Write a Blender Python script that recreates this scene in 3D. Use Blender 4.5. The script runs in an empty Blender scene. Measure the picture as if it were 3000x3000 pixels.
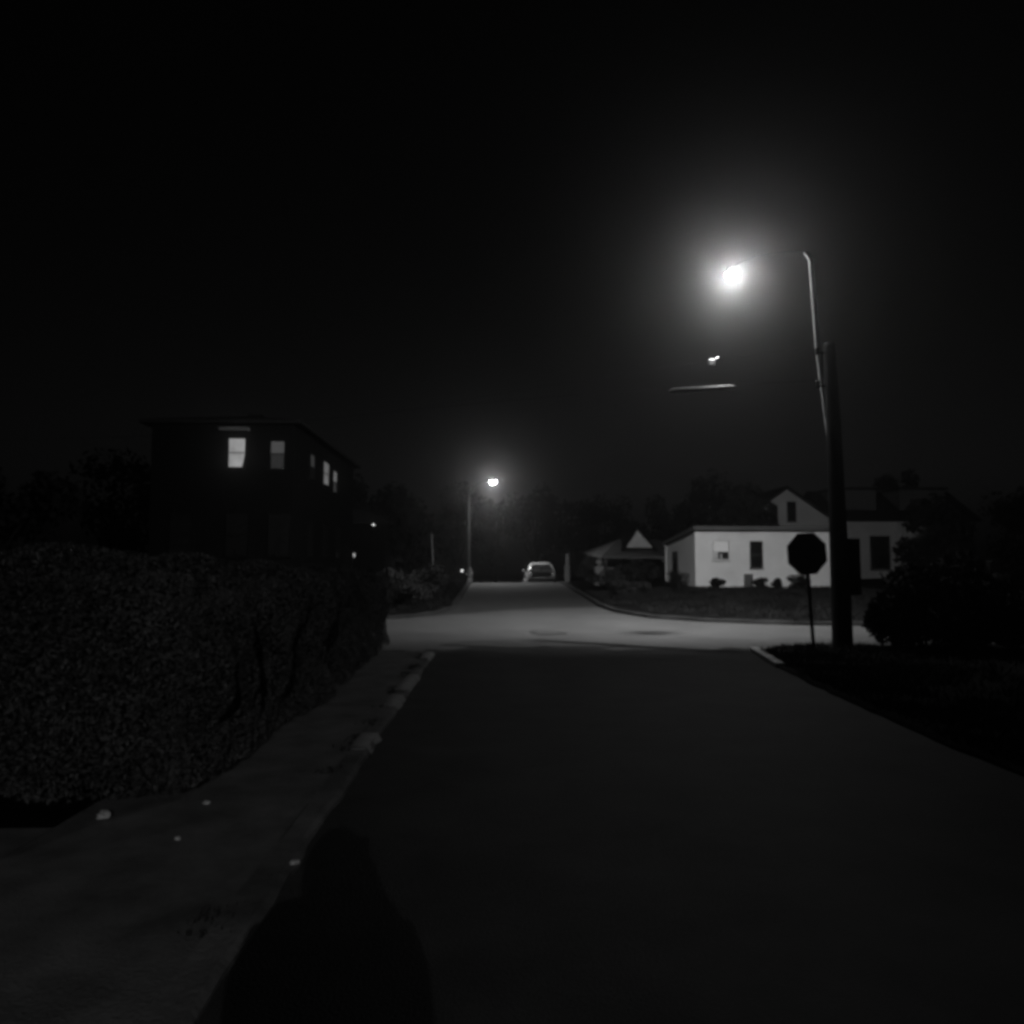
import bpy, bmesh, math, random
from mathutils import Vector, Matrix, noise
random.seed(7)
R = math.radians
PI = math.pi
scene = bpy.context.scene
COL = scene.collection

# ------------------------------------------------------------------ helpers
def tag(o, label=None, cat=None, group=None, kind=None):
    if label: o['label'] = label
    if cat: o['category'] = cat
    if group: o['group'] = group
    if kind: o['kind'] = kind
    return o

def thing(name, label, cat, loc=(0, 0, 0), rz=0.0, group=None):
    o = bpy.data.objects.new(name, None)
    o.empty_display_size = 0.2
    COL.objects.link(o)
    o.location = loc
    o.rotation_euler = (0, 0, rz)
    return tag(o, label, cat, group)

def copy_tree(o, parent=None):
    c = o.copy()
    COL.objects.link(c)
    if parent: c.parent = parent
    for ch in list(o.children):
        copy_tree(ch, c)
    return c

class MB:
    """collects plain geometry and links it as ONE mesh object"""
    def __init__(s): s.v = []; s.f = []; s.sm = []
    def add(s, vs, fs, smooth=False):
        n = len(s.v)
        s.v += [tuple(p) for p in vs]
        s.f += [tuple(i + n for i in f) for f in fs]
        s.sm += [smooth] * len(fs)
        return s
    def box(s, x0, x1, y0, y1, z0, z1, b=0.0):
        if b <= 0:
            vs = [(x, y, z) for z in (z0, z1) for y in (y0, y1) for x in (x0, x1)]
            return s.add(vs, [(0, 2, 3, 1), (4, 5, 7, 6), (0, 1, 5, 4), (2, 6, 7, 3), (0, 4, 6, 2), (1, 3, 7, 5)])
        bm = bmesh.new()
        bmesh.ops.create_cube(bm, size=1.0)
        for v in bm.verts:
            v.co = ((x0 + x1) / 2 + v.co.x * (x1 - x0), (y0 + y1) / 2 + v.co.y * (y1 - y0), (z0 + z1) / 2 + v.co.z * (z1 - z0))
        bmesh.ops.bevel(bm, geom=list(bm.edges), offset=b, segments=2, affect='EDGES', profile=0.5)
        bm.verts.index_update()
        s.add([v.co[:] for v in bm.verts], [[v.index for v in f.verts] for f in bm.faces])
        bm.free()
        return s
    def tube(s, pts, rads, n=10, cap=True):
        pts = [Vector(p) for p in pts]
        if not isinstance(rads, (list, tuple)): rads = [rads] * len(pts)
        vs = []; fs = []
        prev = None
        for i, p in enumerate(pts):
            d = (pts[min(i + 1, len(pts) - 1)] - pts[max(i - 1, 0)]).normalized()
            if prev is None:
                a = d.orthogonal().normalized()
            else:
                a = (prev - d * prev.dot(d)).normalized()
            prev = a
            b = d.cross(a)
            for k in range(n):
                t = 2 * PI * k / n
                vs.append(p + (a * math.cos(t) + b * math.sin(t)) * rads[i])
        for i in range(len(pts) - 1):
            for k in range(n):
                k2 = (k + 1) % n
                fs.append((i * n + k, i * n + k2, (i + 1) * n + k2, (i + 1) * n + k))
        s.add(vs, fs, True)
        if cap:
            s.add(vs[:n], [tuple(reversed(range(n)))])
            s.add(vs[-n:], [tuple(range(n))])
        return s
    def lathe(s, prof, c=(0, 0, 0), n=20):
        vs = []; fs = []
        for r, z in prof:
            for k in range(n):
                t = 2 * PI * k / n
                vs.append((c[0] + r * math.cos(t), c[1] + r * math.sin(t), c[2] + z))
        for i in range(len(prof) - 1):
            for k in range(n):
                k2 = (k + 1) % n
                fs.append((i * n + k, i * n + k2, (i + 1) * n + k2, (i + 1) * n + k))
        return s.add(vs, fs, True)
    def prism(s, poly, y0, y1):
        """poly in XZ, extruded along Y"""
        n = len(poly)
        vs = [(x, y0, z) for x, z in poly] + [(x, y1, z) for x, z in poly]
        fs = [tuple(range(n)), tuple(reversed(range(n, 2 * n)))]
        for k in range(n):
            k2 = (k + 1) % n
            fs.append((k, k + n, k2 + n, k2))
        return s.add(vs, fs)
    def leaf(s, p, size, rnd=random):
        u = Vector((rnd.gauss(0, 1), rnd.gauss(0, 1), rnd.gauss(0, 1))).normalized()
        w = u.orthogonal().normalized()
        w = (Matrix.Rotation(rnd.uniform(0, 2 * PI), 3, u) @ w)
        t = u.cross(w)
        a = size; b = size * rnd.uniform(0.35, 0.55)
        p = Vector(p)
        return s.add([p - w * a, p + t * b, p + w * a, p - t * b], [(0, 1, 2, 3)])
    def build(s, name, m, parent=None, M=None):
        me = bpy.data.meshes.new(name)
        vs = s.v if M is None else [tuple(M @ Vector(p)) for p in s.v]
        me.from_pydata(vs, [], s.f)
        me.polygons.foreach_set('use_smooth', s.sm)
        me.update()
        bm = bmesh.new(); bm.from_mesh(me)
        if len(bm.faces) < 4000:
            bmesh.ops.recalc_face_normals(bm, faces=bm.faces)
        bm.to_mesh(me); bm.free()
        me.materials.append(m)
        o = bpy.data.objects.new(name, me)
        COL.objects.link(o)
        if parent: o.parent = parent
        return o

def mat(name, v, rough=0.85, scale=6.0, amt=0.25, bump=0.0, bscale=60.0, spec=0.5, metal=0.0, coat=0.0, brick=None):
    m = bpy.data.materials.new(name)
    m.use_nodes = True
    nt = m.node_tree; N = nt.nodes; L = nt.links
    bs = N['Principled BSDF']
    bs.inputs['Roughness'].default_value = rough
    bs.inputs['Specular IOR Level'].default_value = spec
    bs.inputs['Metallic'].default_value = metal
    bs.inputs['Coat Weight'].default_value = coat
    tc = N.new('ShaderNodeTexCoord')
    no = N.new('ShaderNodeTexNoise')
    no.inputs['Scale'].default_value = scale
    no.inputs['Detail'].default_value = 6
    no.inputs['Roughness'].default_value = 0.65
    L.new(tc.outputs['Object'], no.inputs['Vector'])
    mr = N.new('ShaderNodeMapRange')
    mr.inputs['From Min'].default_value = 0.3; mr.inputs['From Max'].default_value = 0.7
    mr.inputs['To Min'].default_value = v * (1 - amt); mr.inputs['To Max'].default_value = v * (1 + amt)
    L.new(no.outputs['Fac'], mr.inputs['Value'])
    L.new(mr.outputs['Result'], bs.inputs['Base Color'])
    if bump > 0:
        n2 = N.new('ShaderNodeTexNoise')
        n2.inputs['Scale'].default_value = bscale
        n2.inputs['Detail'].default_value = 4
        L.new(tc.outputs['Object'], n2.inputs['Vector'])
        bp = N.new('ShaderNodeBump')
        bp.inputs['Strength'].default_value = bump
        bp.inputs['Distance'].default_value = 0.02
        L.new(n2.outputs['Fac'], bp.inputs['Height'])
        L.new(bp.outputs['Normal'], bs.inputs['Normal'])
    return m

def siding(name, v, pitch=0.13, rough=0.6, spec=0.5):
    """painted horizontal boards: shadow lines as bump along Z"""
    m = mat(name, v, rough, 1.2, 0.10, spec=spec)
    nt = m.node_tree; N = nt.nodes; L = nt.links
    tc = [n for n in N if n.type == 'TEX_COORD'][0]
    sp = N.new('ShaderNodeSeparateXYZ'); L.new(tc.outputs['Object'], sp.inputs[0])
    dv = N.new('ShaderNodeMath'); dv.operation = 'DIVIDE'; dv.inputs[1].default_value = pitch
    L.new(sp.outputs['Z'], dv.inputs[0])
    fr = N.new('ShaderNodeMath'); fr.operation = 'FRACT'; L.new(dv.outputs[0], fr.inputs[0])
    bp = N.new('ShaderNodeBump'); bp.inputs['Distance'].default_value = 0.02; bp.inputs['Strength'].default_value = 0.8
    bp.invert = True
    L.new(fr.outputs[0], bp.inputs['Height'])
    L.new(bp.outputs['Normal'], N['Principled BSDF'].inputs['Normal'])
    return m

def emit(name, v, grad=None):
    m = bpy.data.materials.new(name)
    m.use_nodes = True
    nt = m.node_tree; N = nt.nodes; L = nt.links
    bs = N['Principled BSDF']
    bs.inputs['Base Color'].default_value = (0.05, 0.05, 0.05, 1)
    bs.inputs['Emission Color'].default_value = (1, 1, 1, 1)
    bs.inputs['Emission Strength'].default_value = v
    if grad:                                        # folds of a lit curtain
        tc = N.new('ShaderNodeTexCoord'); no = N.new('ShaderNodeTexNoise')
        no.inputs['Scale'].default_value = grad; no.inputs['Detail'].default_value = 2
        L.new(tc.outputs['Object'], no.inputs['Vector'])
        mr = N.new('ShaderNodeMapRange')
        mr.inputs['From Min'].default_value = 0.3; mr.inputs['From Max'].default_value = 0.7
        mr.inputs['To Min'].default_value = v * 0.65; mr.inputs['To Max'].default_value = v * 1.2
        L.new(no.outputs['Fac'], mr.inputs['Value'])
        L.new(mr.outputs['Result'], bs.inputs['Emission Strength'])
    return m

M_ = dict(
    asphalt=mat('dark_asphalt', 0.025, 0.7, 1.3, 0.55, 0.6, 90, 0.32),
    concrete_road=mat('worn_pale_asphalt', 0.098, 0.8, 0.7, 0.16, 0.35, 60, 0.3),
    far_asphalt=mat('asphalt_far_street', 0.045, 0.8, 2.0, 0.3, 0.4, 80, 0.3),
    patch=mat('dark_road_patch', 0.078, 0.7, 3.0, 0.3, 0.3, 70, 0.3),
    sidewalk=mat('sidewalk_concrete', 0.105, 0.9, 2.5, 0.45, 0.5, 50, 0.3),
    kerb=mat('kerb_stone', 0.10, 0.9, 1.1, 0.8, 0.5, 30, 0.3),
    dark_kerb=mat('dark_grey_kerb', 0.03, 0.9, 1.6, 0.6, 0.4, 30, 0.2),  # darker grey for the far kerbs and the gate pillar
    soil=mat('lawn_soil', 0.010, 1.0, 2.5, 0.5, 0.6, 25, 0.0),
    verge_grass=mat('verge_grass', 0.06, 0.9, 1.2, 0.6, 0, 1, 0.05),
    verge_soil=mat('verge_soil', 0.026, 1.0, 1.6, 0.6, 0.6, 25, 0.0),
    grass=mat('grass_blades', 0.019, 0.9, 1.5, 0.5, 0, 1, 0.05),
    foliage=mat('hedge_leaves', 0.05, 0.6, 2.0, 0.45, 0, 1, 0.35),
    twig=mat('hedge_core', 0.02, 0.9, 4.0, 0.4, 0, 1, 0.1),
    tree_leaf=mat('tree_leaves', 0.014, 0.8, 0.8, 0.4, 0, 1, 0.1),
    bush_leaf=mat('bush_leaves', 0.03, 0.75, 2.0, 0.4, 0, 1, 0.2),
    bark=mat('bark', 0.025, 0.95, 8.0, 0.4, 0.6, 20, 0.1),
    pole_wood=mat('creosoted_pole_wood', 0.02, 0.9, 7.0, 0.4, 0.5, 25, 0.25),
    galv=mat('galvanised_pipe', 0.75, 0.5, 5.0, 0.15, 0, 1, 0.5),
    dark_metal=mat('dark_metal', 0.018, 0.7, 5.0, 0.2, 0, 1, 0.2),
    cable=mat('cable_rubber', 0.008, 0.9, 5.0, 0.2, spec=0.05),
    closure=mat('grey_plastic', 0.009, 0.5, 4.0, 0.2),
    sign_face=mat('dark_sign_sheeting', 0.03, 0.55, 3.0, 0.2, 0, 1, 0.3),
    white_wall=siding('white_painted_boards', 0.82, 0.15),
    grey_wall=siding('grey_painted_boards', 0.55, 0.12),
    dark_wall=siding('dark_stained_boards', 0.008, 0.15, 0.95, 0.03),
    porch_wall=siding('weathered_boards', 0.10, 0.14),
    trim=mat('white_trim', 0.6, 0.6, 3.0, 0.12),
    dark_trim=mat('dark_trim', 0.010, 0.9, 3.0, 0.2, spec=0.05),
    fascia=mat('grey_fascia', 0.09, 0.7, 3.0, 0.2),
    roof=mat('roof_shingles', 0.022, 0.95, 9.0, 0.35, 0.6, 18, 0.05),
    glass=mat('dark_window_glass', 0.015, 0.12, 3.0, 0.2, 0, 1, 0.5),
    stone=mat('pale_stone', 0.22, 0.85, 5.0, 0.25, 0.4, 20),
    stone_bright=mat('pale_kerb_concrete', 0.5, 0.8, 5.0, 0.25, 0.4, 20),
    hydrant=mat('hydrant_paint', 0.45, 0.5, 6.0, 0.2),
    car_paint=mat('silver_car_paint', 0.36, 0.35, 2.0, 0.05, 0, 1, 0.5, 0.3, 0.6),
    tyre=mat('tyre_rubber', 0.02, 0.9),
    red_lens=mat('lamp_lens', 0.25, 0.2, 4.0, 0.2, 0, 1, 0.6),
    paper=mat('crumpled_paper', 0.45, 0.8, 20.0, 0.2),
    cloth=mat('dark_jacket_cloth', 0.02, 0.95, 20.0, 0.3),
    skin=mat('skin', 0.3, 0.6, 10.0, 0.1),
    plastic=mat('black_plastic', 0.02, 0.4),
    e_bright=emit('window_light_bright', 0.36, 1.6),
    e_mid=emit('window_light_mid', 0.062),
    e_low=emit('window_light_low', 0.017),
    e_side=emit('window_light_side', 0.15, 3.0),
    e_faint=emit('window_light_faint', 0.022),
    e_cottage=emit('window_light_cottage', 0.33),
    e_porch=emit('porch_bulb', 3.0),
    e_porch_dim=emit('porch_bulb_dim', 0.6),
)

# ------------------------------------------------------------------ terrain
def sstep(a, b, x):
    t = min(1, max(0, (x - a) / (b - a)))
    return t * t * (3 - 2 * t)
def road_z(y):
    # level, then a gentle climb to a crest at 43 m, then a dip
    def ramp(c, w):                      # softplus-like smooth ramp starting at c
        t = y - c
        if t <= -w: return 0.0
        if t >= w: return t
        return (t + w) ** 2 / (4 * w)
    return 0.03 * ramp(15, 1.5) - 0.085 * ramp(43, 0.8) + 0.055 * ramp(56, 3)
def lawn_bump(x, y):
    return 0.16 * sstep(23, 31, y) * sstep(4.0, 8.0, x)

def grid(name, xs, ys, zf, m, yf=None):
    b = MB()
    vs = []
    for y in ys:
        for x in xs:
            yy = yf(x, y) if yf else y
            vs.append((x, yy, zf(x, yy)))
    n = len(xs)
    fs = [(j * n + i, j * n + i + 1, (j + 1) * n + i + 1, (j + 1) * n + i) for j in range(len(ys) - 1) for i in range(n - 1)]
    b.add(vs, fs, True)
    return tag(b.build(name, m), kind='structure')

def fr(a, b, st):
    n = max(1, int(round((b - a) / st)))
    return [a + (b - a) * i / n for i in range(n + 1)]

grid('ground', fr(-290, 290, 10), fr(-120, 0, 8)[:-1] + fr(0, 70, 1)[:-1] + fr(70, 290, 8), lambda x, y: road_z(y) - 0.12, M_['soil'])
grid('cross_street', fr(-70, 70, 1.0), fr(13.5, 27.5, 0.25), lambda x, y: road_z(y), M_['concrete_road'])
def near_joint(x, y):                     # ragged pavement seam at the mouth of the near street
    return y if y < 14 else 14 + (y - 14) / 2 * (1.75 + 1.1 * math.exp(-((x - .5) / 1.0) ** 2) + 0.22 * math.sin(x * 1.3) + 0.16 * math.sin(x * 4.1 + 1) + .11 * math.sin(x * 9.7))
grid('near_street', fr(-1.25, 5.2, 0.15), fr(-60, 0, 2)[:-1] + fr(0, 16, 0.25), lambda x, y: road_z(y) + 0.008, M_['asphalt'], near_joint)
JX = [(-3, 22.0), (-1.6, 23.1), (-0.85, 23.8), (1.27, 25.7), (3.55, 26.3), (5, 26.5)]
def joint(x):
    for (a, ya), (b, yb) in zip(JX, JX[1:]):
        if x <= b: return ya + (yb - ya) * max(0, (x - a)) / (b - a)
    return JX[-1][1]
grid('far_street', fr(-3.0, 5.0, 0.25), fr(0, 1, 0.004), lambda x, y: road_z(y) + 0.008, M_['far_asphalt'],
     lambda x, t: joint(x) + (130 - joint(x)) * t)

def blob(name, cx, cy, rx, ry, seed, m, rot=0.0):
    b = MB(); n = 40
    rnd = random.Random(seed)
    ph = [rnd.uniform(0, 6) for _ in range(5)]
    rings = 6
    vs = [(cx, cy, road_z(cy) + 0.016)]; fs = []
    for j in range(1, rings + 1):
        for k in range(n):
            t = 2 * PI * k / n
            r = (1 + 0.22 * math.sin(2 * t + ph[0]) + 0.14 * math.sin(3 * t + ph[1]) + 0.08 * math.sin(7 * t + ph[2])) * j / rings
            dx, dy = r * rx * math.cos(t), r * ry * math.sin(t)
            x = cx + dx * math.cos(rot) - dy * math.sin(rot); y = cy + dx * math.sin(rot) + dy * math.cos(rot)
            vs.append((x, y, road_z(y) + 0.016))
    for k in range(n):
        k2 = (k + 1) % n
        fs.append((0, 1 + k, 1 + k2))
        for j in range(rings - 1):
            a = 1 + j * n
            fs.append((a + k, a + n + k, a + n + k2, a + k2))
    b.add(vs, fs, True)
    return tag(b.build(name, m), kind='structure')
blob('road_patch', 1.32, 18.7, 0.30, 0.62, 3, M_['patch'], 0.5)  # irregular darker blobs on the cross street
blob('road_patch', 0.15, 16.6, 1.05, 0.55, 5, M_['patch'], 0.1)
blob('road_patch', 1.65, 16.4, 0.85, 0.42, 9, M_['patch'], -0.05)

def resample(pts, st):
    out = []
    for (a, b) in zip(pts, pts[1:]):
        a = Vector(a); b = Vector(b); d = (b - a).length
        s = st if max(abs(a.y), abs(b.y)) < 60 and d < 60 else 3.0
        n = max(1, int(d / s))
        for i in range(n): out.append(a.lerp(b, i / n))
    out.append(Vector(pts[-1]))
    return out

def block(pts, apex, h, side, km='kerb', vm='soil', zf=lambda x, y: 0.0):
    """raised verge bounded by a kerb curve, fanned back to a far apex"""
    K = resample(pts, 0.3)
    A = Vector(apex)
    ts = [0, .001, .002, .004, .007, .011, .016, .022, .03, .04, .052, .066, .082, .1, .13, .16, .2, .25, .32, .4, .5, .65, .85, 1]
    n = len(K)
    # kerb: face + 16 cm stone top
    dirs = []
    for i, p in enumerate(K):
        d = (K[min(i + 1, n - 1)] - K[max(i - 1, 0)]).normalized()
        nr = Vector((d.y, -d.x)) * side
        dirs.append(nr)
    kb = MB(); vs = []; fs = []
    rnd = random.Random(len(pts))
    for i, p in enumerate(K):
        z = road_z(p.y); q = p + dirs[i] * 0.03; r = p + dirs[i] * 0.17
        j = rnd.uniform(-.025, .02)
        vs += [(p.x, p.y, z - 0.06), (p.x + j, p.y, z + h - 0.02), (q.x + j, q.y, z + h + 0.006 + j * .5), (r.x, r.y, z + h + 0.006 + j * .5), (r.x, r.y, z - 0.06)]
        if i < n - 1:
            fs += [(i * 5 + k, i * 5 + k + 1, i * 5 + 5 + k + 1, i * 5 + 5 + k) for k in range(4)]
    kb.add(vs, fs)
    tag(kb.build('kerb', M_[km]), kind='structure')
    b = MB(); vs = []; fs = []
    E = [p + dirs[i] * 0.16 for i, p in enumerate(K)]
    for t in ts:
        for p in E:
            q = p.lerp(A, t)
            vs.append((q.x, q.y, road_z(q.y) + h - 0.01 + zf(q.x, q.y)))
    for j in range(len(ts) - 1):
        for i in range(n - 1):
            fs.append((j * n + i, j * n + i + 1, (j + 1) * n + i + 1, (j + 1) * n + i))
    b.add(vs, fs, True)
    return tag(b.build('verge', M_[vm]), kind='structure'), K, dirs

def arc(cx, cy, r, a0, a1, n=8):
    return [(cx + r * math.cos(R(a0 + (a1 - a0) * i / n)), cy + r * math.sin(R(a0 + (a1 - a0) * i / n))) for i in range(n + 1)]

KW = [(-1.03, -60), (-1.03, 0), (-1.03, 14.2)] + arc(-1.75, 14.5, 0.72, 0, 85) + [(-3, 15.25), (-8, 15.3), (-70, 15.4)]
block(KW, (-120, -90), 0.05, -1)
KE = [(4.1, -60), (4.1, 0), (4.1, 7.4), (4.42, 11.2), (4.8, 14.2), (4.98, 15.0), (5.5, 15.65), (6.6, 15.95), (9, 16.0), (70, 16.0)]
block(KE, (130, -90), 0.05, 1, 'verge_soil', 'verge_soil')
KN = [(70, 19.4), (14, 19.7), (7.7, 20.25), (5.6, 21.1), (4.35, 22.3), (3.75, 24.0), (3.55, 26.3), (3.7, 42), (3.75, 60), (3.75, 130)]
block(KN, (140, 125), 0.10, 1, 'dark_kerb', zf=lawn_bump)
KQ = [(-70, 21.0), (-8, 21.4), (-3.4, 21.7), (-2.2, 22.4), (-1.5, 23.6), (-1.1, 25.5), (-1.0, 42), (-1.0, 60), (-1.0, 130)]
block(KQ, (-140, 125), 0.10, -1, 'dark_kerb')

# near sidewalk with tooled joints, and the paved apron left of it
def slab_sheet(name, x0f, x1f, ys, h, m):
    b = MB()
    for y0, y1 in zip(ys, ys[1:]):
        a, c = y0, y1
        e = 0.0
        n = 4
        vs = []
        for yy in (a, c):
            for k in range(n + 1):
                x = x0f(yy) + (x1f(yy) - x0f(yy)) * k / n
                vs.append((x, yy, road_z(yy) + h + e))
        b.add(vs, [(k, k + 1, n + 2 + k, n + 1 + k) for k in range(n)])
    return tag(b.build(name, m), kind='structure')
slab_sheet('sidewalk', lambda y: -2.6, lambda y: -1.198, fr(-12, 15.0, 1.22), 0.055, M_['sidewalk'])
slab_sheet('driveway', lambda y: -9.0, lambda y: -2.61, fr(-6.0, 5.0, 1.1), 0.051, M_['sidewalk'])

# grass: verge at the right corner, the lawn before the white cottage, weeds at kerbs
g = MB()
rg = random.Random(11)
def blade(x, y, z, h):
    a = rg.uniform(0, 2 * PI); w = rg.uniform(.004, .009) * (1 + y / 16)
    lx, ly = rg.gauss(0, h * .4), rg.gauss(0, h * .4)
    g.add([(x - w * math.cos(a), y - w * math.sin(a), z - .01), (x + w * math.cos(a), y + w * math.sin(a), z - .01), (x + lx, y + ly, z + h)], [(0, 1, 2)])
def ke_x(y):
    for (a, b) in zip(KE, KE[1:]):
        if a[1] <= y <= b[1] and b[1] > a[1]: return a[0] + (b[0] - a[0]) * (y - a[1]) / (b[1] - a[1])
    return 9
for _ in range(26000):
    y = rg.uniform(5, 15.9); x = ke_x(y) + 0.06 + abs(rg.gauss(0, 1.8))
    if noise.noise(Vector((x * 1.1, y * 1.1, 0))) < -0.15 and rg.random() < .8: continue
    blade(x, y, road_z(y) + .045, rg.uniform(.03, .11))
tag(g.build('grass', M_['verge_grass']), 'rough grass on the right verge around the stop sign and pole', 'grass', kind='stuff')
g = MB()
for _ in range(30000):
    x = rg.uniform(3.9, 15); y = rg.uniform(20.2, 33.2)
    if y < 26 and x < 4.6: continue
    if x < 7.7 and y < 20.25 + (7.7 - x) * .75 + .2: continue
    if noise.noise(Vector((x * .6, y * .6, 3))) < -0.1 and rg.random() < .7: continue
    blade(x, y, road_z(y) + .09 + lawn_bump(x, y), rg.uniform(.04, .13))
for _ in range(2500):
    y = rg.uniform(3.5, 15); x = -1.22 + rg.gauss(0, .05)
    if noise.noise(Vector((y * 1.3, 5, 0))) < 0.05: continue
    blade(x, y, .05, rg.uniform(.01, .04))
for _ in range(6000):
    x = rg.uniform(-8, -1.2); y = rg.uniform(22.6, 40)
    if y < 24 and x > -2.4: continue
    blade(x, y, road_z(y) + .09, rg.uniform(.05, .14))
tag(g.build('grass', M_['grass']), 'short rough grass on the lawns across the intersection', 'grass', kind='stuff')

# ------------------------------------------------------------------ vegetation
def hedge():
    t = thing('hedge', 'long clipped leafy hedge lining the sidewalk on the left', 'hedge', (-2.6, 5.3, 0.1))
    ox, oy, oz = t.location
    rnd = random.Random(21)
    def top(y): return 1.64 - 0.012 * (y - 5.3) + 0.03 * math.sin(y * 1.7)
    def xr(y): return -1.93 - 0.008 * (y - 5.3)
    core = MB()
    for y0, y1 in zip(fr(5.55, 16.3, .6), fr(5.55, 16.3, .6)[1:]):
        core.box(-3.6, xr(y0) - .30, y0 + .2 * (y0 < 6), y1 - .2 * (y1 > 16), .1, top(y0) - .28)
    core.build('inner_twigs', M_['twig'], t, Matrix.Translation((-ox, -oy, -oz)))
    b = MB()
    def put(x, y, z, nx, ny, nz):
        d = noise.noise(Vector((x * 1.3, y * 1.3, z * 1.3))) * .24 + noise.noise(Vector((x * 5, y * 5, z * 5))) * .05
        if rnd.random() < .35: d -= rnd.uniform(0, .14)
        rr = .42
        q = Vector((min(x, xr(y) - rr), min(max(y, 5.4 + rr), 16.5 - rr), min(z, top(y) - rr)))
        v = Vector((x, y, z)) - q
        if v.length > 1e-4:
            v = v.normalized(); nx, ny, nz = v
            x, y, z = q + v * rr
        b.leaf((x + nx * d - ox, y + ny * d - oy, z + nz * d - oz), rnd.uniform(.012, .026), rnd)
    for _ in range(62000):
        y = 5.4 + 11.1 * rnd.random() ** 1.25; z = .12 + (top(y) - .12) * rnd.random()
        bat = .10 * (1 - (z / 1.6)) ** 2           # leggy, slightly undercut foot
        put(xr(y) - bat, y, z, 1, 0, .1)
    for _ in range(34000):
        y = 5.4 + 11.1 * rnd.random() ** 1.2; x = rnd.uniform(-3.6, xr(y) + .02)
        put(x, y, top(y), 0, 0, 1)
    for _ in range(17000):
        x = rnd.uniform(-3.7, -1.95); z = .12 + (top(5.4) - .1) * rnd.random()
        put(x, 5.4, z, 0, -1, 0)
    for _ in range(3000):
        x = rnd.uniform(-3.7, -2.0); z = .12 + (top(16.4) - .1) * rnd.random()
        put(x, 16.4, z, 0, 1, 0)
    b.build('foliage', M_['foliage'], t)
hedge()

def bush(name, label, x, y, z, rx, ry, rz_, n, leaf, seed, group=None, m='bush_leaf'):
    t = thing(name, label, 'bush', (x, y, z), 0, group)
    rnd = random.Random(seed)
    st = MB()
    for k in range(6):
        a = rnd.uniform(0, 2 * PI)
        st.tube([(0.05 * math.cos(a), .05 * math.sin(a), -.02), (rx * .3 * math.cos(a), ry * .3 * math.sin(a), rz_ * .5), (rx * .6 * math.cos(a), ry * .6 * math.sin(a), rz_ * 1.3)], [.03, .02, .008], 6)
    st.build('stem', M_['bark'], t)
    b = MB()
    cl = []
    for k in range(14):
        v = Vector((rnd.gauss(0, 1), rnd.gauss(0, 1), rnd.gauss(0, 1))).normalized() * rnd.uniform(.35, .78)
        if leaf > .061 and k % 2: v.z = -abs(v.z) * .6 - .3
        cl.append((v, rnd.uniform(.28, .45)))
    for _ in range(n):
        c, r = rnd.choice(cl)
        v = Vector((rnd.gauss(0, 1), rnd.gauss(0, 1), rnd.gauss(0, 1))).normalized() * (r * rnd.random() ** .4)
        p = c + v
        pz = max(-.98, p.z)
        b.leaf((p.x * rx, p.y * ry, rz_ + pz * rz_), rnd.uniform(.7, 1.3) * leaf, rnd)
    b.build('foliage', M_[m], t)
    return t
bush('bush', 'tall dark rounded bush right beside the utility pole', 8.25, 15.0, .04, 1.45, .95, 1.14, 19000, .065, 1)
bush('bush', 'wide dark bush at the right edge, past the bush by the pole', 10.4, 15.1, .04, 1.7, 1.0, 1.12, 18000, .07, 2)
bush('bush', 'broad dark bush in the far right foreground corner of the verge', 12.6, 14.6, .04, 1.6, 1.1, .86, 9000, .07, 3)
bush('bush', 'low dark bush filling the gap between the two big bushes on the verge', 9.4, 15.35, .02, 1.0, .6, .45, 6000, .065, 4)
G_ = 'foundation shrubs under the white cottage wall'
gz = lambda x, y: road_z(y) + .08 + lawn_bump(x, y)
for i, (x, r, h, lab) in enumerate([(7.75, .55, .42, 'pale round shrub at the shaded left side wall of the white cottage'),
                                   (9.25, .42, .27, 'low shrub under the lit window of the white cottage'),
                                   (11.05, .34, .26, 'small shrub below the dark window of the white cottage'),
                                   (11.75, .32, .24, 'small shrub between dark window and stop sign along the cottage wall'),
                                   (12.65, .55, .34, 'wider shrub behind the sign post at the cottage wall')]):
    bush('shrub', lab, x, 32.75, gz(x, 32.75) - .03, r, r * .8, h, 1100, .05, 30 + i, G_, 'tree_leaf')
G2 = 'shrubs along the right side of the far street'
for i, (x, y, r, h, lab) in enumerate([(5.3, 30.5, .9, .42, 'low dark shrub at the corner where the far street meets the lawn'),
                                      (5.0, 34.5, .8, .5, 'rounded dark shrub on the right of the far street, second from the corner'),
                                      (5.1, 40.5, .9, .75, 'dark shrub between the two pale gate posts'),
                                      (6.9, 39.5, 1.0, .6, 'dark shrub in front of the gabled porch house'),
                                      (8.0, 40.0, .8, .5, 'dark shrub against the left wall of the white cottage yard')]):
    bush('shrub', lab, x, y, gz(x, y) - .03, r, r, h, 1800, .06, 50 + i, G2)
for i, (x, y, r, h, lab) in enumerate([(-2.9, 25.6, 1.1, .62, 'dark shrub on the left corner across the intersection'),
                                      (-2.4, 30.5, .9, .6, 'dark rounded shrub behind the far left corner shrub'),
                                      (-2.3, 35.0, .9, .55, 'dark shrub left of the far street near the fire hydrant')]):
    bush('shrub', lab, x, y, road_z(y) + .06, r, r, h, 2600, .06, 70 + i, 'shrubs on the far left corner', 'bush_leaf')

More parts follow.
